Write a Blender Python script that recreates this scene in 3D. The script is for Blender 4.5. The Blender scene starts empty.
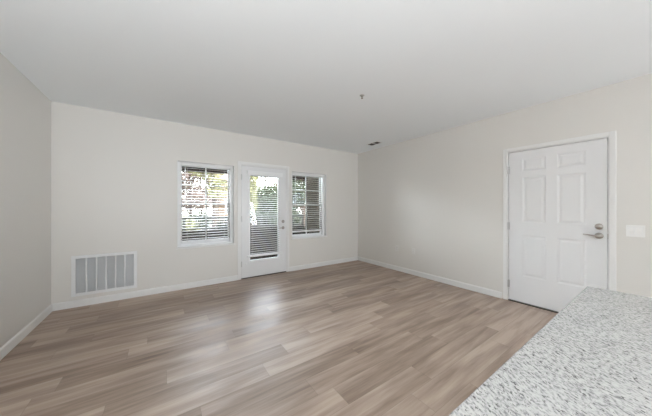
import bpy, bmesh, math, random
from mathutils import Vector, Matrix
random.seed(7)
sc = bpy.context.scene
COL = sc.collection

# ------------------------------------------------------------------ camera
CZ = 1.283
TH = math.atan(164 / 238.0)
cam = bpy.data.cameras.new('camera')
cam.sensor_width = 36.0
cam.lens = 238.0 / 652 * 36.0
cam.shift_y = -0.0006
cam.clip_start = 0.02
camo = bpy.data.objects.new('camera', cam)
COL.objects.link(camo)
camo.location = (0, 0, CZ)
camo.rotation_euler = (math.pi / 2, 0, -TH)
sc.camera = camo

# ------------------------------------------------------------------ world, sun, lights, exposure
w = bpy.data.worlds.new('sky')
sc.world = w
w.use_nodes = True
nt = w.node_tree
bg = nt.nodes['Background']
sky = nt.nodes.new('ShaderNodeTexSky')
sky.sky_type = 'NISHITA'
sky.sun_disc = False
sky.sun_elevation = math.radians(48)
sky.sun_rotation = math.radians(150)
sky.air_density = 1.2
sky.dust_density = 2.5
desat = nt.nodes.new('ShaderNodeHueSaturation')
desat.inputs['Saturation'].default_value = 0.30
nt.links.new(sky.outputs[0], desat.inputs['Color'])
nt.links.new(desat.outputs[0], bg.inputs[0])
SKY = 4.2
bg.inputs[1].default_value = SKY

sun = bpy.data.lights.new('sun', 'SUN')
sun.energy = 5.0
sun.angle = math.radians(1.0)
sun.color = (1, 0.94, 0.84)
suno = bpy.data.objects.new('sun', sun)
COL.objects.link(suno)
suno.rotation_euler = (math.radians(48), 0, math.radians(-35))   # comes from behind the house, lights the trees


def area(name, loc, rot, sx, sy, power, color):
    l = bpy.data.lights.new(name, 'AREA')
    l.shape = 'RECTANGLE'
    l.size = sx
    l.size_y = sy
    l.energy = power
    l.color = color
    o = bpy.data.objects.new(name, l)
    COL.objects.link(o)
    o.location = loc
    o.rotation_euler = rot
    return o


# added fill lights behind the camera: one aimed up, one from the right wall
area('kitchen_bounce_fill', (-0.6, -1.0, 1.2), (math.radians(160), 0, 0), 0.9, 0.8, 93, (0.955, 0.97, 0.985))  # added upward fill bounced off the ceiling, not a fixture
area('kitchen_side_fill', (3.85, -3.6, 1.0), (0, math.radians(110), math.radians(-35)), 1.2, 2.4, 230, (0.87, 0.945, 1.0))  # added side fill, the kitchen walls have no window
# added fill strip under the soffit, standing in for daylight from the open side
area('patio_fill_strip', (1.5, 5.97, 2.30), (math.radians(-90 + 12), 0, 0), 3.7, 0.18, 215, (0.79, 0.90, 1.0))

sc.view_settings.view_transform = 'Standard'
sc.view_settings.look = 'None'
sc.view_settings.gamma = 1
sc.view_settings.exposure = 0.07
sc.view_settings.use_curve_mapping = False
sc.cycles.max_bounces = 12
sc.cycles.diffuse_bounces = 8
sc.cycles.transparent_max_bounces = 24
sc.cycles.caustics_reflective = False
sc.cycles.caustics_refractive = False


# ------------------------------------------------------------------ materials
def mat(name, color, rough=0.5, metal=0.0, spec=0.5, noise=None, bump=None):
    m = bpy.data.materials.new(name)
    m.use_nodes = True
    n = m.node_tree
    b = n.nodes['Principled BSDF']
    b.inputs['Base Color'].default_value = (*color, 1)
    b.inputs['Roughness'].default_value = rough
    b.inputs['Metallic'].default_value = metal
    b.inputs['Specular IOR Level'].default_value = spec
    if noise:
        scale, amt = noise
        tc = n.nodes.new('ShaderNodeTexCoord')
        tx = n.nodes.new('ShaderNodeTexNoise')
        tx.inputs['Scale'].default_value = scale
        tx.inputs['Detail'].default_value = 4
        n.links.new(tc.outputs['Object'], tx.inputs['Vector'])
        mx = n.nodes.new('ShaderNodeMix')
        mx.data_type = 'RGBA'
        mx.inputs['A'].default_value = (*[c * (1 - amt) for c in color], 1)
        mx.inputs['B'].default_value = (*[min(1, c * (1 + amt)) for c in color], 1)
        n.links.new(tx.outputs['Fac'], mx.inputs['Factor'])
        n.links.new(mx.outputs['Result'], b.inputs['Base Color'])
    if bump:
        scale, dist = bump
        tc = n.nodes.new('ShaderNodeTexCoord')
        tx = n.nodes.new('ShaderNodeTexNoise')
        tx.inputs['Scale'].default_value = scale
        tx.inputs['Detail'].default_value = 3
        n.links.new(tc.outputs['Object'], tx.inputs['Vector'])
        bp = n.nodes.new('ShaderNodeBump')
        bp.inputs['Distance'].default_value = dist
        bp.inputs['Strength'].default_value = 0.5
        n.links.new(tx.outputs['Fac'], bp.inputs['Height'])
        n.links.new(bp.outputs['Normal'], b.inputs['Normal'])
    return m


M = {}
M['wall'] = mat('wall_paint', (0.735, 0.720, 0.690), 0.38, spec=0.5, bump=(140, 0.0012))
M['ceiling'] = mat('ceiling_paint', (0.87, 0.905, 0.93), 0.7, spec=0.3, bump=(120, 0.0012))
M['trim'] = mat('white_trim_paint', (0.80, 0.80, 0.795), 0.32)
M['door'] = mat('white_door_paint', (0.79, 0.795, 0.805), 0.35)
M['vinyl'] = mat('white_vinyl', (0.86, 0.87, 0.88), 0.3)
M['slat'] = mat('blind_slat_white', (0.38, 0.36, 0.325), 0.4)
M['plate'] = mat('white_plastic_plate', (0.86, 0.86, 0.85), 0.25)
M['outlet'] = mat('off_white_plastic', (0.76, 0.75, 0.73), 0.35)
M['nickel'] = mat('satin_nickel', (0.42, 0.39, 0.36), 0.3, 1.0)
M['steel'] = mat('hinge_steel', (0.6, 0.6, 0.6), 0.35, 1.0)
M['dark'] = mat('dark_void', (0.02, 0.02, 0.02), 0.8)
M['thresh'] = mat('threshold_dark_metal', (0.09, 0.085, 0.08), 0.4, 0.6)
M['grille'] = mat('grille_white_enamel', (0.80, 0.81, 0.82), 0.35)
M['fin'] = mat('grille_fin_enamel', (0.74, 0.75, 0.76), 0.4)
M['rail_beam'] = mat('dark_brown_beam', (0.026, 0.018, 0.014), 0.8, spec=0.04)
M['rail'] = mat('railing_dark_metal', (0.035, 0.033, 0.032), 0.5)
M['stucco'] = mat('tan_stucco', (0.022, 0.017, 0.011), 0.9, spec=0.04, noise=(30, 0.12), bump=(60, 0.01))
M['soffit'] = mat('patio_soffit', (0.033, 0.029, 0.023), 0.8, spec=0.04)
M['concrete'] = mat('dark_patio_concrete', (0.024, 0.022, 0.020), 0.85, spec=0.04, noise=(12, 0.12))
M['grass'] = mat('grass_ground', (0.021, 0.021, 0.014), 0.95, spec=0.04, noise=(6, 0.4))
M['bark'] = mat('bark', (0.045, 0.034, 0.028), 0.9, spec=0.04, noise=(14, 0.3), bump=(30, 0.02))
M['siding'] = mat('tan_siding', (0.106, 0.078, 0.057), 0.8, spec=0.04, noise=(3, 0.08))
M['roof'] = mat('brown_roof_shingle', (0.20, 0.14, 0.11), 0.9, spec=0.04, noise=(20, 0.2))
M['pavement'] = mat('pale_pavement', (0.223, 0.216, 0.202), 0.9, spec=0.04, noise=(5, 0.08))


def leaf_mat(name, color):
    m = bpy.data.materials.new(name)
    m.use_nodes = True
    n = m.node_tree
    b = n.nodes['Principled BSDF']
    b.inputs['Roughness'].default_value = 0.7
    b.inputs['Specular IOR Level'].default_value = 0.12
    tc = n.nodes.new('ShaderNodeTexCoord')
    tx = n.nodes.new('ShaderNodeTexNoise')
    tx.inputs['Scale'].default_value = 2.5
    n.links.new(tc.outputs['Object'], tx.inputs['Vector'])
    mx = n.nodes.new('ShaderNodeMix')
    mx.data_type = 'RGBA'
    mx.inputs['A'].default_value = (*[c * 0.6 for c in color], 1)
    mx.inputs['B'].default_value = (*[c * 1.4 for c in color], 1)
    n.links.new(tx.outputs['Fac'], mx.inputs['Factor'])
    n.links.new(mx.outputs['Result'], b.inputs['Base Color'])
    tr = n.nodes.new('ShaderNodeBsdfTranslucent')
    n.links.new(mx.outputs['Result'], tr.inputs['Color'])
    ms = n.nodes.new('ShaderNodeMixShader')
    ms.inputs[0].default_value = 0.35
    out = n.nodes['Material Output']
    n.links.new(b.outputs[0], ms.inputs[1])
    n.links.new(tr.outputs[0], ms.inputs[2])
    n.links.new(ms.outputs[0], out.inputs['Surface'])
    return m


M['leaf_yellow'] = leaf_mat('leaf_yellow_green', (0.168, 0.168, 0.080))
M['leaf_green'] = leaf_mat('leaf_green', (0.021, 0.030, 0.011))
M['leaf_dark'] = leaf_mat('leaf_dark_green', (0.010, 0.016, 0.010))
M['leaf_russet'] = leaf_mat('leaf_russet', (0.125, 0.092, 0.075))


def glass_mat():
    m = bpy.data.materials.new('window_glass')
    m.use_nodes = True
    n = m.node_tree
    n.nodes.remove(n.nodes['Principled BSDF'])
    out = n.nodes['Material Output']
    tr = n.nodes.new('ShaderNodeBsdfTransparent')
    tr.inputs[0].default_value = (0.94, 0.95, 0.95, 1)
    gl = n.nodes.new('ShaderNodeBsdfGlossy')
    gl.inputs['Roughness'].default_value = 0.02
    fr = n.nodes.new('ShaderNodeFresnel')
    fr.inputs['IOR'].default_value = 1.45
    ms = n.nodes.new('ShaderNodeMixShader')
    n.links.new(fr.outputs[0], ms.inputs[0])
    n.links.new(tr.outputs[0], ms.inputs[1])
    n.links.new(gl.outputs[0], ms.inputs[2])
    n.links.new(ms.outputs[0], out.inputs['Surface'])
    return m


M['glass'] = glass_mat()


class NT:
    """small wrapper for node building"""
    def __init__(s, name):
        s.m = bpy.data.materials.new(name)
        s.m.use_nodes = True
        s.n = s.m.node_tree
        s.b = s.n.nodes['Principled BSDF']

    def math(s, op, a, b=None, c=None):
        k = s.n.nodes.new('ShaderNodeMath')
        k.operation = op
        for i, v in enumerate((a, b, c)):
            if v is None:
                continue
            if isinstance(v, (int, float)):
                k.inputs[i].default_value = v
            else:
                s.n.links.new(v, k.inputs[i])
        return k.outputs[0]

    def comb(s, x, y, z):
        k = s.n.nodes.new('ShaderNodeCombineXYZ')
        for i, v in enumerate((x, y, z)):
            if isinstance(v, (int, float)):
                k.inputs[i].default_value = v
            else:
                s.n.links.new(v, k.inputs[i])
        return k.outputs[0]

    def white(s, vec):
        k = s.n.nodes.new('ShaderNodeTexWhiteNoise')
        k.noise_dimensions = '3D'
        s.n.links.new(vec, k.inputs['Vector'])
        return k.outputs['Value'], k.outputs['Color']

    def noise(s, vec, scale, detail=4, rough=0.5, dist=0.0):
        k = s.n.nodes.new('ShaderNodeTexNoise')
        k.inputs['Scale'].default_value = scale
        k.inputs['Detail'].default_value = detail
        k.inputs['Roughness'].default_value = rough
        k.inputs['Distortion'].default_value = dist
        s.n.links.new(vec, k.inputs['Vector'])
        return k.outputs['Fac']

    def ramp(s, fac, stops):
        k = s.n.nodes.new('ShaderNodeValToRGB')
        e = k.color_ramp.elements
        while len(e) < len(stops):
            e.new(0.5)
        for el, (p, c) in zip(e, stops):
            el.position = p
            el.color = (*c, 1) if len(c) == 3 else c
        s.n.links.new(fac, k.inputs[0])
        return k.outputs['Color']

    def mix(s, fac, a, b, mode='MIX'):
        k = s.n.nodes.new('ShaderNodeMix')
        k.data_type = 'RGBA'
        k.blend_type = mode
        for nm, v in (('Factor', fac), ('A', a), ('B', b)):
            if isinstance(v, (int, float)):
                k.inputs[nm].default_value = v
            elif isinstance(v, tuple):
                k.inputs[nm].default_value = (*v, 1)
            else:
                s.n.links.new(v, k.inputs[nm])
        return k.outputs['Result']


def floor_mat():
    t = NT('vinyl_plank_floor')
    PW, PL = 0.178, 1.22
    geo = t.n.nodes.new('ShaderNodeTexCoord')
    sp = t.n.nodes.new('ShaderNodeSeparateXYZ')
    t.n.links.new(geo.outputs['Object'], sp.inputs[0])
    x, y = sp.outputs[0], sp.outputs[1]
    v = t.math('DIVIDE', t.math('ADD', y, 10.0 + 0.02), PW)
    row = t.math('FLOOR', v)
    fv = t.math('FRACT', v)
    rnd, _ = t.white(t.comb(row, 3.7, 0.0))
    u = t.math('ADD', t.math('DIVIDE', t.math('ADD', x, 10.0), PL), t.math('MULTIPLY', rnd, 7.31))
    col = t.math('FLOOR', u)
    fu = t.math('FRACT', u)
    pv, pc = t.white(t.comb(row, col, 1.0))
    pv2, pc2 = t.white(t.comb(row, col, 9.0))
    # grain, stretched along the plank, shifted per plank
    gx = t.math('ADD', t.math('MULTIPLY', x, 1.0), t.math('MULTIPLY', pv, 37.0))
    gy = t.math('ADD', t.math('MULTIPLY', y, 9.0), t.math('MULTIPLY', pv2, 91.0))
    g1 = t.noise(t.comb(gx, gy, pv), 1.5, 3, 0.5, 0.35)
    gy2 = t.math('ADD', t.math('MULTIPLY', y, 22.0), t.math('MULTIPLY', pv2, 57.0))
    g2 = t.noise(t.comb(t.math('MULTIPLY', gx, 1.3), gy2, pv2), 2.4, 6, 0.65, 0.4)
    tone = t.math('ADD', t.math('MULTIPLY', pv, 0.27), t.math('ADD', t.math('MULTIPLY', g1, 0.86), t.math('MULTIPLY', g2, 0.40)))
    c = t.ramp(tone, [(0.40, (0.160, 0.112, 0.083)), (0.62, (0.265, 0.194, 0.149)),
                      (0.82, (0.385, 0.293, 0.232)), (0.98, (0.47, 0.375, 0.305))])
    # seams
    e1 = t.math('MINIMUM', fv, t.math('SUBTRACT', 1.0, fv))
    e2 = t.math('MINIMUM', fu, t.math('SUBTRACT', 1.0, fu))
    s1 = t.math('LESS_THAN', e1, 0.0085)
    s2 = t.math('LESS_THAN', e2, 0.0013)
    seam = t.math('MULTIPLY', t.math('MAXIMUM', s1, s2), 0.3)
    c = t.mix(seam, c, (0.07, 0.05, 0.038))
    t.n.links.new(c, t.b.inputs['Base Color'])
    # each plank a slightly different sheen, and laid a hair out of level
    t.n.links.new(t.math('ADD', t.math('MULTIPLY', pv2, 0.16), t.math('MULTIPLY_ADD', g2, 0.12, 0.26)), t.b.inputs['Roughness'])
    t.b.inputs['Specular IOR Level'].default_value = 0.5
    spc = t.n.nodes.new('ShaderNodeSeparateColor')
    t.n.links.new(pc2, spc.inputs[0])
    tx = t.math('MULTIPLY', t.math('SUBTRACT', spc.outputs[0], 0.5), 0.012)
    ty = t.math('MULTIPLY', t.math('SUBTRACT', spc.outputs[1], 0.5), 0.03)
    nv = t.comb(tx, ty, 1.0)
    nn = t.n.nodes.new('ShaderNodeVectorMath')
    nn.operation = 'NORMALIZE'
    t.n.links.new(nv, nn.inputs[0])
    bp = t.n.nodes.new('ShaderNodeBump')
    bp.inputs['Strength'].default_value = 0.25
    bp.inputs['Distance'].default_value = 0.0006
    t.n.links.new(t.math('SUBTRACT', g2, seam), bp.inputs['Height'])
    t.n.links.new(nn.outputs[0], bp.inputs['Normal'])
    t.n.links.new(bp.outputs[0], t.b.inputs['Normal'])
    return t.m


def granite_mat():
    t = NT('speckled_granite')
    tc = t.n.nodes.new('ShaderNodeTexCoord')
    o = tc.outputs['Object']
    m0 = t.n.nodes.new('ShaderNodeMapping')
    m0.inputs['Rotation'].default_value = (0, 0, math.radians(-54))
    mp = t.n.nodes.new('ShaderNodeMapping')
    mp.inputs['Scale'].default_value = (0.62, 1.15, 1.0)
    t.n.links.new(o, m0.inputs['Vector'])
    t.n.links.new(m0.outputs[0], mp.inputs['Vector'])
    n1 = t.noise(mp.outputs[0], 150, 3, 0.65, 0.3)
    n2 = t.noise(mp.outputs[0], 165, 2, 0.6, 0.3)
    n3 = t.noise(o, 14, 2, 0.5)
    a = t.math('ADD', n1, t.math('MULTIPLY', t.math('SUBTRACT', n3, 0.5), 0.12))
    c = t.ramp(a, [(0.33, (0.15, 0.15, 0.15)), (0.42, (0.31, 0.308, 0.305)), (0.50, (0.43, 0.425, 0.415)), (0.60, (0.49, 0.485, 0.47)), (0.8, (0.53, 0.525, 0.51))])
    d = t.ramp(n2, [(0.355, (1, 1, 1)), (0.378, (0, 0, 0))])
    c = t.mix(t.math('MULTIPLY', d, 0.85), c, (0.06, 0.055, 0.055))
    t.n.links.new(c, t.b.inputs['Base Color'])
    t.b.inputs['Roughness'].default_value = 0.045
    t.b.inputs['Specular IOR Level'].default_value = 0.7
    return t.m


M['floor'] = floor_mat()
M['granite'] = granite_mat()


# ------------------------------------------------------------------ mesh helpers
def obj(name, bm, m, parent=None, smooth=False, loc=None):
    me = bpy.data.meshes.new(name)
    bmesh.ops.recalc_face_normals(bm, faces=bm.faces)
    bm.to_mesh(me)
    bm.free()
    if smooth:
        for p in me.polygons:
            p.use_smooth = True
    me.materials.append(m)
    o = bpy.data.objects.new(name, me)
    COL.objects.link(o)
    if loc:
        o.location = loc
    if parent:
        o.parent = parent
    return o


def tag(o, label=None, cat=None, group=None, kind=None):
    for k, v in (('label', label), ('category', cat), ('group', group), ('kind', kind)):
        if v:
            o[k] = v
    return o


def empty(name, loc, label=None, cat=None, group=None, kind=None, rz=0):
    o = bpy.data.objects.new(name, None)
    o.empty_display_size = 0.05
    COL.objects.link(o)
    o.location = loc
    o.rotation_euler = (0, 0, rz)
    return tag(o, label, cat, group, kind)


def box(bm, x0, x1, y0, y1, z0, z1, bev=0.0, seg=2):
    r = bmesh.ops.create_cube(bm, size=1.0)
    vs = r['verts']
    for v in vs:
        v.co = Vector(((x0 + x1) / 2 + v.co.x * (x1 - x0), (y0 + y1) / 2 + v.co.y * (y1 - y0), (z0 + z1) / 2 + v.co.z * (z1 - z0)))
    if bev > 0:
        es = list({e for v in vs for e in v.link_edges})
        bmesh.ops.bevel(bm, geom=es, offset=bev, segments=seg, profile=0.5, affect='EDGES')
    return bm


def mbox(*a, **k):
    return box(bmesh.new(), *a, **k)


def cyl(bm, p0, p1, r0, r1=None, n=16):
    if r1 is None:
        r1 = r0
    p0, p1 = Vector(p0), Vector(p1)
    d = p1 - p0
    mtx = Matrix.Translation((p0 + p1) / 2) @ d.to_track_quat('Z', 'Y').to_matrix().to_4x4()
    bmesh.ops.create_cone(bm, cap_ends=True, segments=n, radius1=r0, radius2=r1, depth=d.length, matrix=mtx)
    return bm


def lathe(bm, prof, mtx=Matrix.Identity(4), n=24):
    """prof: (radius, height) about local Z"""
    rings = []
    for r, h in prof:
        if r < 1e-6:
            rings.append([bm.verts.new(mtx @ Vector((0, 0, h)))])
        else:
            rings.append([bm.verts.new(mtx @ Vector((r * math.cos(2 * math.pi * i / n), r * math.sin(2 * math.pi * i / n), h))) for i in range(n)])
    for a, b in zip(rings, rings[1:]):
        for i in range(n):
            j = (i + 1) % n
            if len(a) == 1 and len(b) == 1:
                continue
            if len(a) == 1:
                bm.faces.new((a[0], b[i], b[j]))
            elif len(b) == 1:
                bm.faces.new((a[i], a[j], b[0]))
            else:
                bm.faces.new((a[i], a[j], b[j], b[i]))
    for rg in (rings[0], rings[-1]):
        if len(rg) > 2:
            bm.faces.new(rg)
    return bm


def tube(bm, pts, radii, n=10):
    pts = [Vector(p) for p in pts]
    if not isinstance(radii, (list, tuple)):
        radii = [radii] * len(pts)
    rings = []
    for i, p in enumerate(pts):
        d = (pts[min(i + 1, len(pts) - 1)] - pts[max(i - 1, 0)]).normalized()
        q = d.to_track_quat('Z', 'Y')
        rings.append([bm.verts.new(p + q @ Vector((radii[i] * math.cos(2 * math.pi * k / n), radii[i] * math.sin(2 * math.pi * k / n), 0))) for k in range(n)])
    for a, b in zip(rings, rings[1:]):
        for k in range(n):
            j = (k + 1) % n
            bm.faces.new((a[k], a[j], b[j], b[k]))
    bm.faces.new(rings[0])
    bm.faces.new(rings[-1])
    return bm


def wall_mesh(fmap, u0, u1, z0, z1, holes):
    """slab wall with openings; fmap(u, d, z) -> xyz, d = 0 room face, 1 outer face"""
    us = sorted({u0, u1, *[h[0] for h in holes], *[h[1] for h in holes]})
    zs = sorted({z0, z1, *[h[2] for h in holes], *[h[3] for h in holes]})
    def solid(i, j):
        if not (0 <= i < len(us) - 1 and 0 <= j < len(zs) - 1):
            return False
        cu, czz = (us[i] + us[i + 1]) / 2, (zs[j] + zs[j + 1]) / 2
        return not any(h[0] < cu < h[1] and h[2] < czz < h[3] for h in holes)
    bm = bmesh.new()
    V = {}
    def v(i, d, j):
        if (i, d, j) not in V:
            V[(i, d, j)] = bm.verts.new(fmap(us[i], d, zs[j]))
        return V[(i, d, j)]
    for i in range(len(us) - 1):
        for j in range(len(zs) - 1):
            if not solid(i, j):
                continue
            for d in (0, 1):
                bm.faces.new((v(i, d, j), v(i + 1, d, j), v(i + 1, d, j + 1), v(i, d, j + 1)))
            if not solid(i - 1, j):
                bm.faces.new((v(i, 0, j), v(i, 1, j), v(i, 1, j + 1), v(i, 0, j + 1)))
            if not solid(i + 1, j):
                bm.faces.new((v(i + 1, 0, j), v(i + 1, 1, j), v(i + 1, 1, j + 1), v(i + 1, 0, j + 1)))
            if not solid(i, j - 1):
                bm.faces.new((v(i, 0, j), v(i, 1, j), v(i + 1, 1, j), v(i + 1, 0, j)))
            if not solid(i, j + 1):
                bm.faces.new((v(i, 0, j + 1), v(i, 1, j + 1), v(i + 1, 1, j + 1), v(i + 1, 0, j + 1)))
    return bm


def st(o, label=None, cat=None):
    return tag(o, label, cat, kind='structure')


# ------------------------------------------------------------------ room shell
XL, XR, YB, YF, H, TK = -1.13, 3.956, 4.36, -6.4, 2.6, 0.20
W1 = (0.195, 1.045, 0.655, 2.02)      # left window opening x0 x1 z0 z1
W2 = (2.165, 3.01, 0.655, 2.02)
D1 = (1.14, 2.066, 0.0, 2.068)        # patio door rough opening
D2 = (0.366, 1.306, 0.0, 2.062)       # entry door rough opening, along y
GR = (-0.935, -0.310, 0.165, 0.635)   # return air grille opening

st(obj('floor', mbox(XL - TK, XR + TK, YF - TK, YB + TK, -0.12, 0.0), M['floor']), 'wood look vinyl plank floor', 'floor')
st(obj('ceiling', mbox(XL - TK, XR + TK, YF - TK, YB + TK, H, H + 0.12), M['ceiling']), 'smooth white painted ceiling', 'ceiling')
st(obj('wall_back', wall_mesh(lambda u, d, z: (u, YB + d * TK, z), XL, XR, 0, H, [W1, W2, D1, GR]), M['wall']), 'warm white wall with two windows and the patio door', 'wall')
st(obj('wall_right', wall_mesh(lambda u, d, z: (XR + d * TK, u, z), YF, YB, 0, H, [D2]), M['wall']), 'plain wall on the right with the entry door', 'wall')
st(obj('wall_left', mbox(XL - TK, XL, YF, YB, 0, H), M['wall']), 'plain wall on the left', 'wall')
st(obj('wall_rear', mbox(XL, XR, YF - TK, YF, 0, H), M['wall']), 'kitchen wall behind the camera', 'wall')


def baseboard_profile():
    return [(0.0, 0.0), (0.014, 0.0), (0.014, 0.072), (0.011, 0.082), (0.005, 0.089), (0.0, 0.089)]


def baseboard(name, p, n, a, b, label):
    """p: fixed coordinate, n: 'x+','x-','y-' room-side normal, a..b: run"""
    bm = bmesh.new()
    pr = baseboard_profile()
    ends = []
    for u in (a, b):
        ring = []
        for d, z in pr:
            if n == 'y-':
                ring.append(bm.verts.new((u, p - d, z)))
            elif n == 'x-':
                ring.append(bm.verts.new((p - d, u, z)))
            else:
                ring.append(bm.verts.new((p + d, u, z)))
        ends.append(ring)
    k = len(pr)
    for i in range(k):
        j = (i + 1) % k
        bm.faces.new((ends[0][i], ends[0][j], ends[1][j], ends[1][i]))
    bm.faces.new(ends[0])
    bm.faces.new(ends[1])
    return st(obj(name, bm, M['trim'], None), label, 'baseboard')


baseboard('baseboard_left', XL, 'x+', -0.6 + 0.83, YB, 'white baseboard along the left wall')
baseboard('baseboard_back', YB, 'y-', XL + 0.014, 1.10, 'white baseboard from the left corner to the patio door')
baseboard('baseboard_back_right', YB, 'y-', 2.106, XR - 0.014, 'white baseboard from the patio door to the right corner')
baseboard('baseboard_right', XR, 'x-', 1.356, YB, 'white baseboard from the right corner to the entry door')
baseboard('baseboard_right_front', XR, 'x-', YF, 0.312, 'white baseboard right of the entry door')


# ------------------------------------------------------------------ windows
def window(name, W, label):
    x0, x1, z0, z1 = W
    root = empty(name, ((x0 + x1) / 2, YB + 0.12, z0), label, 'window', kind='structure')
    cx = (x0 + x1) / 2
    def P(nm, bm, m, par=root):
        bmesh.ops.translate(bm, verts=bm.verts, vec=(-cx, -(YB + 0.12), -z0))
        return obj(nm, bm, m, par)
    ya, yb = YB + 0.075, YB + TK - 0.002
    fw, ft = 0.050, 0.026
    f = bmesh.new()
    box(f, x0, x0 + fw, ya, yb, z0, z1, 0.004)
    box(f, x1 - fw, x1, ya, yb, z0, z1, 0.004)
    box(f, x0 + fw, x1 - fw, ya, yb, z1 - ft, z1, 0.004)
    box(f, x0 + fw, x1 - fw, ya, yb, z0, z0 + ft, 0.004)
    P('window_frame', f, M['vinyl'])
    zm = 1.345
    for nm, sa, sb, y0, y1, horiz in (('upper_sash', zm - 0.018, z1 - ft, YB + 0.166, YB + 0.190, True), ('lower_sash', z0 + ft, zm + 0.018, YB + 0.139, YB + 0.164, False)):
        s = bmesh.new()
        sw = 0.022
        xa, xb = x0 + fw, x1 - fw
        box(s, xa, xa + sw, y0, y1, sa, sb, 0.003)
        box(s, xb - sw, xb, y0, y1, sa, sb, 0.003)
        box(s, xa + sw, xb - sw, y0, y1, sb - 0.034, sb, 0.003)
        box(s, xa + sw, xb - sw, y0, y1, sa, sa + 0.034, 0.003)
        so = P(nm, s, M['vinyl'])
        ym = (y0 + y1) / 2
        def C(nm2, bm, m):
            bmesh.ops.translate(bm, verts=bm.verts, vec=(-cx, -(YB + 0.12), -z0))
            return obj(nm2, bm, m, so)
        C('pane', mbox(xa + sw, xb - sw, ym - 0.002, ym + 0.002, sa + 0.034, sb - 0.034), M['glass'])
        mu = bmesh.new()
        box(mu, cx - 0.010, cx + 0.010, ym - 0.007, ym + 0.007, sa + 0.034, sb - 0.034, 0.002)
        if horiz:
            hz = (sa + sb) / 2 - 0.005
            box(mu, xa + sw, cx - 0.010, ym - 0.007, ym + 0.007, hz - 0.009, hz + 0.009, 0.002)
            box(mu, cx + 0.010, xb - sw, ym - 0.007, ym + 0.007, hz - 0.009, hz + 0.009, 0.002)
        C('muntin', mu, M['vinyl'])
    # sill board
    s = bmesh.new()
    box(s, x0 - 0.02, x1 + 0.015, YB - 0.022, YB + 0.0, z0 - 0.022, z0, 0.004)
    P('window_sill', s, M['trim'])
    sl = bmesh.new()
    box(sl, x0, x1, YB, YB + 0.075, z0, z0 + 0.004)
    P('sill_board', sl, M['trim'])
    # painted returns
    r = bmesh.new()
    box(r, x0, x0 + 0.004, YB - 0.001, YB + 0.075, z0 + 0.004, z1)
    box(r, x1 - 0.004, x1, YB - 0.001, YB + 0.075, z0 + 0.004, z1)
    box(r, x0 + 0.004, x1 - 0.004, YB - 0.001, YB + 0.075, z1 - 0.004, z1)
    P('reveal', r, M['trim'])
    return root


window('window_1', W1, 'double hung window left of the patio door')
window('window_2', W2, 'double hung window right of the patio door')


# ------------------------------------------------------------------ blinds
def slat(bm, x0, x1, yc, zc, depth, tilt, crown=0.002, t=0.0022):
    """curved thin slat; tilt>0 lifts the room-side edge (room side is -y)"""
    N = 5
    ca, sa = math.cos(tilt), math.sin(tilt)
    top = []
    for x in (x0, x1):
        for side in (1, -1):
            for i in range(N):
                s = (i / (N - 1) - 0.5) * depth
                h = crown * (1 - (2 * i / (N - 1) - 1) ** 2) + side * t / 2
                top.append(bm.verts.new((x, yc + s * ca + h * sa * 0.2, zc - s * sa + h * ca)))
    A, B, Cc, Dd = top[0:N], top[N:2 * N], top[2 * N:3 * N], top[3 * N:]
    for i in range(N - 1):
        bm.faces.new((A[i], A[i + 1], Cc[i + 1], Cc[i]))
        bm.faces.new((B[i], Dd[i], Dd[i + 1], B[i + 1]))
    bm.faces.new((A[0], Cc[0], Dd[0], B[0]))
    bm.faces.new((A[-1], B[-1], Dd[-1], Cc[-1]))
    bm.faces.new(A + B[::-1])
    bm.faces.new(Cc + Dd[::-1])


def blind(name, x0, x1, yc, ztop, zbot, pitch, tilt, label, head_h, depth=0.048, inset=0.004, rail_h=0.022, wand=True, cords=(0.12, 0.5, 0.88)):
    root = empty(name, ((x0 + x1) / 2, yc, ztop), label, 'blind', 'white horizontal slat blinds')
    cx = (x0 + x1) / 2
    def P(nm, bm, m, par=root):
        bmesh.ops.translate(bm, verts=bm.verts, vec=(-cx, -yc, -ztop))
        return obj(nm, bm, m, par)
    d2 = depth / 2 + 0.003
    P('valance', mbox(x0, x1, yc - d2 - 0.006, yc - d2 + 0.004, ztop - head_h, ztop, 0.003), M['vinyl'])
    P('headrail', mbox(x0 + 0.004, x1 - 0.004, yc - d2 + 0.004, yc + d2, ztop - min(0.045, head_h - 0.002), ztop - 0.002, 0.002), M['vinyl'])
    P('bottom_rail', mbox(x0 + 0.003, x1 - 0.003, yc - depth / 2, yc + depth / 2, zbot, zbot + rail_h, 0.006, 3), M['vinyl'])
    bm = bmesh.new()
    z = zbot + rail_h + pitch * 0.5
    while z < ztop - max(0.042, head_h * 0.55):
        slat(bm, x0 + inset, x1 - inset, yc, z, depth, tilt)
        z += pitch
    P('slats', bm, M['slat'])
    for f in cords:
        xx = x0 + (x1 - x0) * f
        cb = bmesh.new()
        for s in (-1, 1):
            box(cb, xx - 0.0012, xx + 0.0012, yc + s * (depth / 2 + 0.0015) - 0.0008, yc + s * (depth / 2 + 0.0015) + 0.0008, zbot + 0.02, ztop - 0.045)
        P('ladder_cord', cb, M['slat'])
    if wand:
        wb = bmesh.new()
        xw = x0 + 0.06
        cyl(wb, (xw, yc - d2 - 0.012, ztop - 0.05), (xw, yc - d2 - 0.012, ztop - 0.62), 0.004, 0.004, 8)
        cyl(wb, (xw, yc - d2 - 0.012, ztop - 0.62), (xw, yc - d2 - 0.012, ztop - 0.70), 0.006, 0.005, 8)
        P('tilt_wand', wb, M['glass_wand'])
    return root


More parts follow.
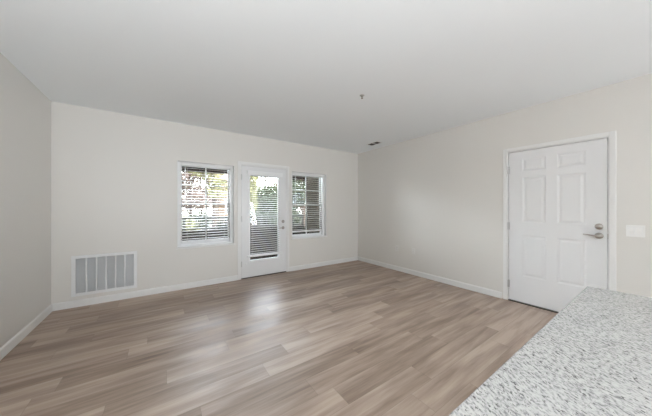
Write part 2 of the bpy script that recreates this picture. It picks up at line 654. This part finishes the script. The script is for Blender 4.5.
M['glass_wand'] = mat('clear_wand', (0.75, 0.76, 0.76), 0.15)
TILT = math.radians(-13)
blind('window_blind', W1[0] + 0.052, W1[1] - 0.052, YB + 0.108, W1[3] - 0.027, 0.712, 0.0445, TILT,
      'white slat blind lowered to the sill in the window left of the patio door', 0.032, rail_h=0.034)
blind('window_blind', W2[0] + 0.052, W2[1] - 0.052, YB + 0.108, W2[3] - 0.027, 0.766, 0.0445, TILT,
      'white slat blind stopping just above the sill in the window right of the patio door', 0.032, rail_h=0.03)


# ------------------------------------------------------------------ patio door
def casing(name_root, fmap, a, b, ztop, wd, th):
    """three-sided casing; fmap(u,d,z): d metres towards the room"""
    bm = bmesh.new()
    def bx(u0, u1, z0, z1):
        p = fmap(u0, 0, z0)
        q = fmap(u1, th, z1)
        box(bm, min(p[0], q[0]), max(p[0], q[0]), min(p[1], q[1]), max(p[1], q[1]), z0, z1, 0.004)
    bx(a - wd, a, 0.0, ztop + wd)
    bx(b, b + wd, 0.0, ztop + wd)
    bx(a, b, ztop, ztop + wd)
    return bm


d1 = empty('door_1', (1.6, YB, 0), 'white glazed patio door between the two windows', 'door', kind='structure')


def P1(nm, bm, m, par=d1, smooth=False):
    bmesh.ops.translate(bm, verts=bm.verts, vec=(-1.6, -YB, 0))
    return obj(nm, bm, m, par, smooth)


P1('casing', casing('c', lambda u, d, z: (u, YB - d, z), D1[0] + 0.012, D1[1] - 0.012, D1[3] - 0.012, 0.05, 0.012), M['trim'])
jb = bmesh.new()
box(jb, D1[0], D1[0] + 0.026, YB, YB + TK, 0, D1[3])
box(jb, D1[1] - 0.026, D1[1], YB, YB + TK, 0, D1[3])
box(jb, D1[0] + 0.026, D1[1] - 0.026, YB, YB + TK, D1[3] - 0.026, D1[3])
P1('jamb', jb, M['trim'])
P1('threshold', mbox(D1[0] + 0.026, D1[1] - 0.026, YB - 0.005, YB + TK, 0.0, 0.014, 0.003), M['thresh'])
# slab with glass opening
SX0, SX1, SZ0, SZ1 = D1[0] + 0.030, D1[1] - 0.030, 0.018, D1[3] - 0.031
GX0, GX1, GZ0, GZ1 = 1.318, 1.875, 0.315, 1.872
SY = YB + 0.004
P1('slab', wall_mesh(lambda u, d, z: (u, SY + d * 0.044, z), SX0, SX1, SZ0, SZ1, [(GX0, GX1, GZ0, GZ1)]), M['door'])
lf = bmesh.new()
lw, ly = 0.028, SY - 0.010
for a in ((GX0 - lw, GX0 + 0.006, GZ0 - lw, GZ1 + lw), (GX1 - 0.006, GX1 + lw, GZ0 - lw, GZ1 + lw), (GX0 + 0.006, GX1 - 0.006, GZ1 - 0.006, GZ1 + lw), (GX0 + 0.006, GX1 - 0.006, GZ0 - lw, GZ0 + 0.006)):
    box(lf, a[0], a[1], ly, SY + 0.004, a[2], a[3], 0.004)
P1('lite_frame', lf, M['vinyl'])
P1('pane', mbox(GX0, GX1, SY + 0.018, SY + 0.024, GZ0, GZ1), M['glass'])
for z in (1.83, 1.08, 0.27):
    h = bmesh.new()
    cyl(h, (SX0 - 0.003, SY - 0.008, z - 0.05), (SX0 - 0.003, SY - 0.008, z + 0.05), 0.007, n=12)
    box(h, SX0 - 0.003, SX0 + 0.012, SY - 0.003, SY + 0.001, z - 0.05, z + 0.05)
    P1('hinge', h, M['steel'])


def door_lock(P, par_name, at, ax, side):
    pass


ROTY = Matrix.Rotation(math.pi / 2, 4, 'X')           # local +Z -> world -Y


def rose(c, prof, rot):
    return lathe(bmesh.new(), prof, Matrix.Translation(c) @ rot)


ROSE = [(0.031, 0.0), (0.031, 0.004), (0.028, 0.010), (0.016, 0.013), (0.012, 0.016), (0.012, 0.038), (0.0, 0.038)]
BOLT = [(0.031, 0.0), (0.031, 0.006), (0.026, 0.016), (0.018, 0.019), (0.0, 0.019)]
lx = SX1 - 0.062
db = P1('deadbolt', rose((lx, SY, 1.010), BOLT, ROTY), M['nickel'], smooth=True)
tb = bmesh.new()
box(tb, lx - 0.016, lx + 0.016, SY - 0.034, SY - 0.018, 1.005, 1.015, 0.003)
P1('thumb_turn', tb, M['nickel'], db)
kn = P1('rosette', rose((lx, SY, 0.885), ROSE, ROTY), M['nickel'], smooth=True)
lv = bmesh.new()
tube(lv, [(lx + 0.004, SY - 0.040, 0.885), (lx - 0.02, SY - 0.044, 0.886), (lx - 0.06, SY - 0.043, 0.886), (lx - 0.10, SY - 0.040, 0.884)], [0.011, 0.009, 0.008, 0.006])
P1('lever', lv, M['nickel'], kn, True)
P1('strike_plate', mbox(SX1 + 0.002, SX1 + 0.006, SY - 0.002, SY + 0.02, 0.855, 0.915), M['steel'])
for zz, xx in ((0.262, SX0 + 0.085), (0.262, SX1 - 0.062)):
    P1('hold_down_bracket', mbox(xx - 0.008, xx + 0.008, SY - 0.012, SY + 0.001, zz - 0.012, zz + 0.012, 0.002), M['vinyl'])

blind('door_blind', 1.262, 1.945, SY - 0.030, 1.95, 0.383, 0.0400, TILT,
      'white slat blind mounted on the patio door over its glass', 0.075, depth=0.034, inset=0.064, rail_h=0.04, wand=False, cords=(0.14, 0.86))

# ------------------------------------------------------------------ entry door
d2 = empty('door_2', (XR, 0.836, 0), 'white six panel entry door in the right wall', 'door', kind='structure')


def P2(nm, bm, m, par=d2, smooth=False):
    bmesh.ops.translate(bm, verts=bm.verts, vec=(-XR, -0.836, 0))
    return obj(nm, bm, m, par, smooth)


P2('casing', casing('c', lambda u, d, z: (XR - d, u, z), D2[0] + 0.008, D2[1] - 0.008, D2[3] - 0.008, 0.044, 0.010), M['trim'])
jb = bmesh.new()
box(jb, XR, XR + TK, D2[0], D2[0] + 0.020, 0, D2[3])
box(jb, XR, XR + TK, D2[1] - 0.020, D2[1], 0, D2[3])
box(jb, XR, XR + TK, D2[0] + 0.020, D2[1] - 0.020, D2[3] - 0.020, D2[3])
box(jb, XR + 0.052, XR + TK, D2[0] + 0.020, D2[1] - 0.020, 0.012, D2[3] - 0.020)   # stop and outer skin
P2('jamb', jb, M['trim'])
P2('threshold', mbox(XR - 0.006, XR + TK, D2[0] + 0.020, D2[1] - 0.020, 0.0, 0.012, 0.003), M['thresh'])
EY0, EY1, EZ0, EZ1 = D2[0] + 0.025, D2[1] - 0.025, 0.020, D2[3] - 0.026
EX = XR + 0.004
panels = [(a, b, c, d) for (c, d) in ((1.765, 1.935), (1.085, 1.685), (0.365, 0.915)) for (a, b) in ((0.547, 0.790), (0.892, 1.130))]
bm = wall_mesh(lambda u, d, z: (EX + d * 0.044, u, z), EY0, EY1, EZ0, EZ1, panels)
for (a, b, c, d) in panels:
    rings = []
    for off, dep in ((0.0, 0.0), (0.012, 0.004), (0.020, 0.0055), (0.026, 0.0055), (0.048, 0.0015)):
        rings.append([bm.verts.new((EX + dep, y, z)) for y, z in ((a + off, c + off), (b - off, c + off), (b - off, d - off), (a + off, d - off))])
    for r0, r1 in zip(rings, rings[1:]):
        for i in range(4):
            bm.faces.new((r0[i], r0[(i + 1) % 4], r1[(i + 1) % 4], r1[i]))
    bm.faces.new(rings[-1])
me_fix = [f for f in bm.faces if all(abs(v.co.x - (EX + 0.044)) < 1e-6 for v in f.verts)]
P2('slab', bm, M['door'])
ROTX = Matrix.Rotation(-math.pi / 2, 4, 'Y')           # local +Z -> world -X
ly_ = 0.452
db = P2('deadbolt', rose((EX, ly_, 1.075), [(0.033, 0.0), (0.033, 0.008), (0.028, 0.018), (0.018, 0.022), (0.0, 0.022)], ROTX), M['nickel'], smooth=True)
P2('thumb_turn', mbox(EX - 0.040, EX - 0.020, ly_ - 0.020, ly_ + 0.016, 1.068, 1.080, 0.004), M['nickel'], db)
kn = P2('rosette', rose((EX, ly_, 0.974), [(0.034, 0.0), (0.034, 0.005), (0.030, 0.011), (0.017, 0.014), (0.013, 0.018), (0.013, 0.048), (0.0, 0.048)], ROTX), M['nickel'], smooth=True)
lv = bmesh.new()
tube(lv, [(EX - 0.050, ly_ - 0.008, 0.973), (EX - 0.054, ly_ + 0.014, 0.974), (EX - 0.054, ly_ + 0.045, 0.978), (EX - 0.051, ly_ + 0.08, 0.983), (EX - 0.046, ly_ + 0.115, 0.984)], [0.013, 0.012, 0.009, 0.007, 0.005])
P2('lever', lv, M['nickel'], kn, True)
P2('strike_plate', mbox(XR - 0.002, XR + 0.02, EY0 - 0.005, EY0 - 0.001, 0.945, 1.0), M['nickel'])
for z in (1.80, 1.03, 0.235):
    h = bmesh.new()
    cyl(h, (EX - 0.012, EY1 + 0.003, z - 0.05), (EX - 0.012, EY1 + 0.003, z + 0.05), 0.0065, n=12)
    box(h, EX - 0.005, EX + 0.001, EY1 - 0.014, EY1 + 0.003, z - 0.05, z + 0.05)
    P2('hinge', h, M['steel'])

# ------------------------------------------------------------------ wall and ceiling fittings
gr = empty('return_air_grille', (-0.635, YB, 0.14), 'large white return air grille low on the back wall near the left corner', 'vent')


def PG(nm, bm, m):
    bmesh.ops.translate(bm, verts=bm.verts, vec=(0.635, -YB, -0.14))
    return obj(nm, bm, m, gr)


g0, g1, h0, h1 = -0.955, -0.292, 0.138, 0.662
fw = 0.040
f = bmesh.new()
for a in ((g0, g0 + fw, h0, h1), (g1 - fw, g1, h0, h1), (g0 + fw, g1 - fw, h1 - fw, h1), (g0 + fw, g1 - fw, h0, h0 + fw)):
    box(f, a[0], a[1], YB - 0.012, YB - 0.0005, a[2], a[3], 0.003)
PG('grille_frame', f, M['grille'])
b = bmesh.new()
iw = (g1 - g0 - 2 * fw)
for i in range(1, 6):
    xx = g0 + fw + iw * i / 6
    box(b, xx - 0.0075, xx + 0.0075, YB - 0.010, YB + 0.004, h0 + fw, h1 - fw, 0.002)
PG('divider_bars', b, M['grille'])
fn = bmesh.new()
z = h0 + fw + 0.006
while z < h1 - fw - 0.004:
    v = [fn.verts.new(c) for c in ((g0 + fw, YB - 0.002, z), (g1 - fw, YB - 0.002, z), (g1 - fw, YB + 0.014, z + 0.009), (g0 + fw, YB + 0.014, z + 0.009))]
    q = [fn.verts.new(Vector(c.co) + Vector((0, 0.0006, -0.001))) for c in v]
    fn.faces.new(v)
    fn.faces.new(q[::-1])
    for i in range(4):
        fn.faces.new((v[i], q[i], q[(i + 1) % 4], v[(i + 1) % 4]))
    z += 0.0115
PG('louvers', fn, M['fin'])
PG('filter_backing', mbox(GR[0] + 0.001, GR[1] - 0.001, YB + 0.02, YB + 0.06, GR[2] + 0.001, GR[3] - 0.001), M['filter']) if 'filter' in M else PG('filter_backing', mbox(GR[0] + 0.001, GR[1] - 0.001, YB + 0.02, YB + 0.06, GR[2] + 0.001, GR[3] - 0.001), mat('grey_filter', (0.50, 0.51, 0.52), 0.9))
for x in (g0 + 0.018, g1 - 0.018):
    for z in (h0 + 0.018, h1 - 0.018):
        s = bmesh.new()
        lathe(s, [(0.005, 0), (0.005, 0.001), (0.0, 0.002)], Matrix.Translation((x, YB - 0.012, z)) @ ROTY, 10)
        PG('screw', s, M['grille'])

# ceiling register
vc = (3.585, 3.46)
rg = empty('ceiling_register', (vc[0], vc[1], H), 'small ceiling air register with two dark louver banks', 'vent')


def PV(nm, bm, m):
    bmesh.ops.translate(bm, verts=bm.verts, vec=(-vc[0], -vc[1], -H))
    return obj(nm, bm, m, rg)


f = bmesh.new()
rx, ry, fr_ = 0.085, 0.155, 0.022
for a in ((-rx, -rx + fr_, -ry, ry), (rx - fr_, rx, -ry, ry), (-rx + fr_, rx - fr_, -ry, -ry + fr_), (-rx + fr_, rx - fr_, ry - fr_, ry), (-rx + fr_, rx - fr_, -0.008, 0.008)):
    box(f, vc[0] + a[0], vc[0] + a[1], vc[1] + a[2], vc[1] + a[3], H - 0.008, H - 0.0005, 0.002)
PV('register_frame', f, M['grille'])
PV('duct_opening', mbox(vc[0] - rx + fr_, vc[0] + rx - fr_, vc[1] - ry + fr_, vc[1] + ry - fr_, H - 0.002, H - 0.0004), M['dark'])
for s in (-1, 1):
    lb = bmesh.new()
    for i in range(7):
        yy = vc[1] + s * (0.018 + 0.0165 * i)
        v = [lb.verts.new((vc[0] + sx * (rx - fr_), yy + dy, H - dz)) for sx, dy, dz in ((-1, 0, 0.0025), (1, 0, 0.0025), (1, s * 0.006, 0.008), (-1, s * 0.006, 0.008))]
        lb.faces.new(v)
    PV('louver_bank', lb, M['thresh'])

# sprinkler
sp = empty('fire_sprinkler', (1.935, 2.062, H), 'pendant fire sprinkler head on the ceiling', 'sprinkler')
e = lathe(bmesh.new(), [(0.040, 0.0), (0.040, -0.003), (0.030, -0.010), (0.014, -0.012), (0.0, -0.012)])
obj('escutcheon', e, M['steel'], sp, True)
bd = bmesh.new()
cyl(bd, (0, 0, -0.011), (0, 0, -0.030), 0.012, 0.009, 14)
for s in (-1, 1):
    tube(bd, [(s * 0.008, 0, -0.028), (s * 0.015, 0, -0.036), (s * 0.013, 0, -0.046), (s * 0.003, 0, -0.055)], 0.003, 8)
cyl(bd, (0, 0, -0.029), (0, 0, -0.054), 0.0025, n=8)
obj('frame_arms', bd, M['nickel'], sp)
df = bmesh.new()
cyl(df, (0, 0, -0.0545), (0, 0, -0.0565), 0.019, n=20)
obj('deflector', df, M['nickel'], sp)
sp.scale = (0.72, 0.72, 0.62)


def plate(name, y0, y1, z0, z1, label, cat, m='outlet'):
    yc, zc = (y0 + y1) / 2, (z0 + z1) / 2
    root = empty(name, (XR, yc, zc), label, cat)
    obj('cover_plate', mbox(-0.007, -0.0004, y0 - yc, y1 - yc, z0 - zc, z1 - zc, 0.003), M[m], root)
    return root


s = plate('light_switch', 0.147, 0.266, 0.985, 1.103, 'white double rocker light switch right of the entry door', 'light switch', 'plate')
for y in (-0.024, 0.024):
    obj('switch_frame', mbox(-0.0085, -0.0065, y - 0.019, y + 0.019, -0.036, 0.036, 0.0008), M['grille'], s)
    r = bmesh.new()
    for z0, z1, t0, t1 in ((-0.033, 0.0, 0.0085, 0.0115), (0.0, 0.033, 0.0115, 0.0085)):
        v = [r.verts.new(c) for c in ((-t0, y - 0.0165, z0), (-t0, y + 0.0165, z0), (-t1, y + 0.0165, z1), (-t1, y - 0.0165, z1))]
        r.faces.new(v)
    for yy in (y - 0.0165, y + 0.0165):
        r.faces.new([r.verts.new(c) for c in ((-0.007, yy, -0.033), (-0.0085, yy, -0.033), (-0.0115, yy, 0), (-0.0085, yy, 0.033), (-0.007, yy, 0.033))])
    bmesh.ops.remove_doubles(r, verts=r.verts, dist=1e-5)
    obj('rocker', r, M['plate'], s)
o = plate('wall_outlet', 3.148, 3.218, 0.398, 0.513, 'white duplex wall outlet low on the right wall, nearer the far corner', 'outlet')
for z in (-0.0195, 0.0195):
    fc = obj('receptacle', mbox(-0.0095, -0.0065, -0.017, 0.017, z - 0.014, z + 0.014, 0.002), M['outlet'], o)
    sl = bmesh.new()
    box(sl, -0.0099, -0.0094, -0.0075, -0.0055, z - 0.004, z + 0.006)
    box(sl, -0.0099, -0.0094, 0.0055, 0.0075, z - 0.003, z + 0.005)
    box(sl, -0.0099, -0.0094, -0.002, 0.002, z - 0.010, z - 0.006)
    obj('slots', sl, M['dark'], fc)
o = plate('cable_plate', 2.76, 2.83, 0.395, 0.510, 'white cable wall plate low on the right wall, farther from the corner than the outlet', 'wall plate')
c = bmesh.new()
cyl(c, (-0.006, 0, 0), (-0.016, 0, 0), 0.0048, n=12)
cyl(c, (-0.006, 0, 0), (-0.009, 0, 0), 0.0075, n=6)
obj('coax_jack', c, M['steel'], o)

# ------------------------------------------------------------------ peninsula
st(obj('wall_peninsula', mbox(XL, 1.38, -0.62, -0.06, 0, 0.8835), M['wall']), 'half wall under the granite worktop', 'wall')
ct = bmesh.new()
box(ct, XL + 0.001, 1.652, -0.68, 0.2265, 0.884, 0.914, 0.004, 3)
tag(obj('granite_worktop', ct, M['granite']), 'pale grey speckled granite worktop in the right foreground', 'worktop')

# ------------------------------------------------------------------ patio and outdoors
PY = 6.12
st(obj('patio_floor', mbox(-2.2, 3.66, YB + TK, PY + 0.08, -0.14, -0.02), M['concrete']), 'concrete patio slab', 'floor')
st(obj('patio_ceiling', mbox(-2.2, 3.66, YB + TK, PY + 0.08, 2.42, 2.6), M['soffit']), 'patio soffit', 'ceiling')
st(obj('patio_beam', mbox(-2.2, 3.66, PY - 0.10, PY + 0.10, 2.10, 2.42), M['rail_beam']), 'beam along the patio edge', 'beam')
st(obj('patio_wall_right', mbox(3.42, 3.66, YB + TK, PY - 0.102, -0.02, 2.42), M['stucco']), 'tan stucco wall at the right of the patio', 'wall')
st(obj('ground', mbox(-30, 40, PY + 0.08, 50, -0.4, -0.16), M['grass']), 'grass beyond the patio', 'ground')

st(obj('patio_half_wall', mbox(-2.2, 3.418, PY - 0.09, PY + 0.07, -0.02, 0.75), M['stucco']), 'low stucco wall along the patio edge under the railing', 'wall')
rl = empty('patio_railing', (1.0, PY, 0.75), 'dark metal picket railing on the low patio wall', 'railing')


def PR(nm, bm, m):
    bmesh.ops.translate(bm, verts=bm.verts, vec=(-1.0, -PY, -0.75))
    return obj(nm, bm, m, rl)


RX0, RX1 = -2.0, 3.42
PR('top_rail', mbox(RX0, RX1, PY - 0.025, PY + 0.025, 1.03, 1.07, 0.004), M['rail'])
PR('bottom_rail', mbox(RX0, RX1, PY - 0.016, PY + 0.016, 0.79, 0.815, 0.003), M['rail'])
for x in (-1.97, 0.40, 2.15, 3.38):
    PR('post', mbox(x - 0.025, x + 0.025, PY - 0.025, PY + 0.025, 0.75, 1.03), M['rail'])
x = RX0 + 0.11
while x < RX1 - 0.05:
    if min(abs(x - p) for p in (-1.97, 0.40, 2.15, 3.38)) > 0.05:
        PR('picket', mbox(x - 0.008, x + 0.008, PY - 0.007, PY + 0.007, 0.815, 1.03), M['rail'])
    x += 0.11


def leaves(bm, c, rad, n, size):
    c = Vector(c)
    for _ in range(n):
        d = Vector((random.gauss(0, 1), random.gauss(0, 1), random.gauss(0, 1))).normalized()
        p = c + Vector((d.x * rad[0], d.y * rad[1], d.z * rad[2])) * (random.random() ** 0.4)
        a = Vector((random.gauss(0, 1), random.gauss(0, 1), random.gauss(0, 1))).normalized()
        b_ = a.cross(Vector((random.gauss(0, 1), random.gauss(0, 1), random.gauss(0, 1)))).normalized()
        s = size * random.uniform(0.6, 1.3)
        bm.faces.new([bm.verts.new(p + q) for q in (-a * s, b_ * s * 0.45, a * s, -b_ * s * 0.45)])


def tree(name, base, h, crowns, m, label, cat='tree', leaf=0.09, trunk_r=0.12, group='trees beyond the patio', nleaf=700):
    root = empty(name, base, label, cat, group)
    t = bmesh.new()
    zc = min(c[0][2] for c in crowns) if crowns else h
    tube(t, [(0, 0, 0), (0.05, 0.03, h * 0.3), (-0.03, 0.05, h * 0.6), (0.02, 0, h * 0.85)], [trunk_r, trunk_r * 0.8, trunk_r * 0.6, trunk_r * 0.3], 10)
    for (c, r) in crowns:
        st_ = (0.0, 0.03, max(0.15, min(h * 0.6, c[2] * 0.6)))
        mid = [(a + b_) / 2 for a, b_ in zip(st_, c)]
        mid[2] += 0.15
        tube(t, [st_, mid, c], [trunk_r * 0.45, trunk_r * 0.3, trunk_r * 0.12], 7)
    obj('trunk', t, M['bark'], root)
    f_ = bmesh.new()
    for (c, r) in crowns:
        leaves(f_, c, r, nleaf, leaf)
    me = obj('foliage', f_, m, root)
    return root


def along(px, Y):
    """x on the line through image column px at depth Y (used only to choose planting spots)"""
    a = (px - 326) / 238.0
    fx, fy = math.sin(TH), math.cos(TH)
    rx_, ry_ = math.cos(TH), -math.sin(TH)
    return Y * (fx + a * rx_) / (fy + a * ry_)


# low shrubs on the lawn
G = -0.16
SH = ((184, 10.6, 1.30, 0.40, 'leaf_yellow', 'low yellow green shrub beyond the railing, leftmost in the left window'),
      (199, 12.4, 1.35, 0.42, 'leaf_green', 'low mid green shrub beyond the railing in the middle of the left window'),
      (226, 10.4, 1.05, 0.36, 'leaf_dark', 'low dark green shrub beyond the railing at the right of the left window'))
for px, Y, hh, wd, m_, lab in SH:
    tree('shrub', (along(px, Y), Y, G), hh * 0.8, [((0, 0, hh * 0.5), (wd, wd, hh * 0.5)), ((wd * 0.6, 0.1, hh * 0.42), (wd * 0.7, wd * 0.7, hh * 0.42)), ((-wd * 0.6, 0.05, hh * 0.42), (wd * 0.7, wd * 0.7, hh * 0.42))],
         M[m_], lab, 'shrub', 0.055, 0.04, 'shrubs beyond the railing', 420)

T = [
    (170, 9.0, 4.2, 'leaf_dark', 'dark evergreen hanging over the top left corner of the left window', 'overhang'),
    (190, 15.0, 4.4, 'leaf_russet', 'pale russet leaved tree, leftmost tree in the left window', 'bushy'),
    (201, 18.0, 5.4, 'leaf_russet', 'russet tree behind the others in the middle of the left window', 'bushy'),
    (213, 12.6, 4.2, 'leaf_yellow', 'yellow green tree in the upper right of the left window', 'thin'),
    (252, 10.5, 4.2, 'leaf_yellow', 'narrow yellow green tree at the left edge of the patio door glass', 'narrow'),
    (266, 15.5, 3.2, 'leaf_green', 'broad green tree in the middle of the patio door glass', 'broad'),
    (266, 24.0, 7.6, 'leaf_russet', 'tall russet tree above the broad green one in the patio door glass', 'sparse'),
    (303, 9.2, 4.4, 'leaf_green', 'green tree at the left of the right window', 'bushy'),
]
for px, Y, hh, m_, lab, kind in T:
    base = (along(px, Y), Y, G)
    if kind == 'broad':
        cr = [((0, 0, hh * 0.52), (1.9, 1.1, hh * 0.40)), ((1.1, 0.2, hh * 0.42), (1.3, 1.0, hh * 0.38)), ((-1.3, -0.2, hh * 0.42), (1.2, 1.0, hh * 0.38)), ((0.3, -0.5, hh * 0.22), (2.1, 0.9, hh * 0.24))]
        nl, ls = 3000, 0.14
    elif kind == 'narrow':
        cr = [((0, 0, hh * 0.45), (0.24, 0.3, hh * 0.18)), ((0.05, 0, hh * 0.65), (0.26, 0.3, hh * 0.22)), ((-0.05, 0, hh * 0.85), (0.26, 0.3, hh * 0.18))]
        nl, ls = 450, 0.10
    elif kind == 'sparse':
        cr = [((random.uniform(-2.4, 2.4), random.uniform(-0.8, 0.8), hh * random.uniform(0.42, 0.95)), (1.0, 0.9, 0.8)) for _ in range(9)]
        nl, ls = 230, 0.13
    elif kind == 'overhang':
        cr = [((0.1, 0, 2.95), (0.55, 0.5, 0.33)), ((0.45, 0.1, 3.0), (0.5, 0.45, 0.32)), ((-0.4, 0, 3.2), (0.5, 0.5, 0.5)), ((0.0, 0, 3.7), (0.5, 0.5, 0.5))]
        nl, ls = 900, 0.09
    elif kind == 'bushy':
        cr = [((random.uniform(-0.8, 0.8), random.uniform(-0.5, 0.5), hh * random.uniform(0.35, 0.95)), (0.65, 0.6, 0.55)) for _ in range(10)]
        nl, ls = 420, 0.09
    else:
        cr = [((random.uniform(-0.8, 0.8), random.uniform(-0.5, 0.5), hh * random.uniform(0.52, 0.95)), (0.6, 0.6, 0.5)) for _ in range(6)]
        nl, ls = 240, 0.09
    tree('tree', base, hh, cr, M[m_], lab, 'tree', ls, 0.09, 'trees beyond the patio', nl)

# neighbouring building
bx0 = along(219, 19.0)
nb = empty('apartment_building', (bx0 + 1.0, 20.5, G), 'tan sided building seen at the right of the left window', 'building')
W_ = 2.0
bw = bmesh.new()
nrow = 22
for i in range(nrow):          # lap siding
    z0 = i * 0.16
    v = [bw.verts.new(c) for c in ((-1.0, -1.5, z0), (0.9, -1.5, z0), (0.9, -1.46, z0 + 0.16), (-1.0, -1.46, z0 + 0.16))]
    bw.faces.new(v)
    v = [bw.verts.new(c) for c in ((-1.0, -1.46, z0), (-1.0, -1.46, z0 + 0.16), (-1.0, 1.5, z0 + 0.16), (-1.0, 1.5, z0))]
    bw.faces.new(v)
box(bw, -0.99, 0.9, -1.44, 1.5, 0, nrow * 0.16)
obj('siding_wall', bw, M['siding'], nb)
rf = bmesh.new()
v = [rf.verts.new(c) for c in ((-1.4, -1.9, 3.5), (1.3, -1.9, 3.5), (1.3, 1.9, 3.5), (-1.4, 1.9, 3.5), (-1.4, 0, 4.5), (1.3, 0, 4.5))]
for q in ((0, 1, 5, 4), (2, 3, 4, 5), (0, 4, 3), (1, 2, 5), (0, 3, 2, 1)):
    rf.faces.new([v[i] for i in q])
obj('roof', rf, M['roof'], nb)
wn = obj('window', mbox(-0.55, 0.25, -1.53, -1.49, 1.0, 2.1), M['trim'], nb)
obj('pane', mbox(-0.50, 0.20, -1.545, -1.531, 1.05, 2.05), M['dark'], wn)
st(obj('pavement', mbox(along(203, 16), along(217, 20), 14.6, 34.0, -0.16, -0.14), M['pavement']), 'pale pavement beyond the shrubs', 'pavement')
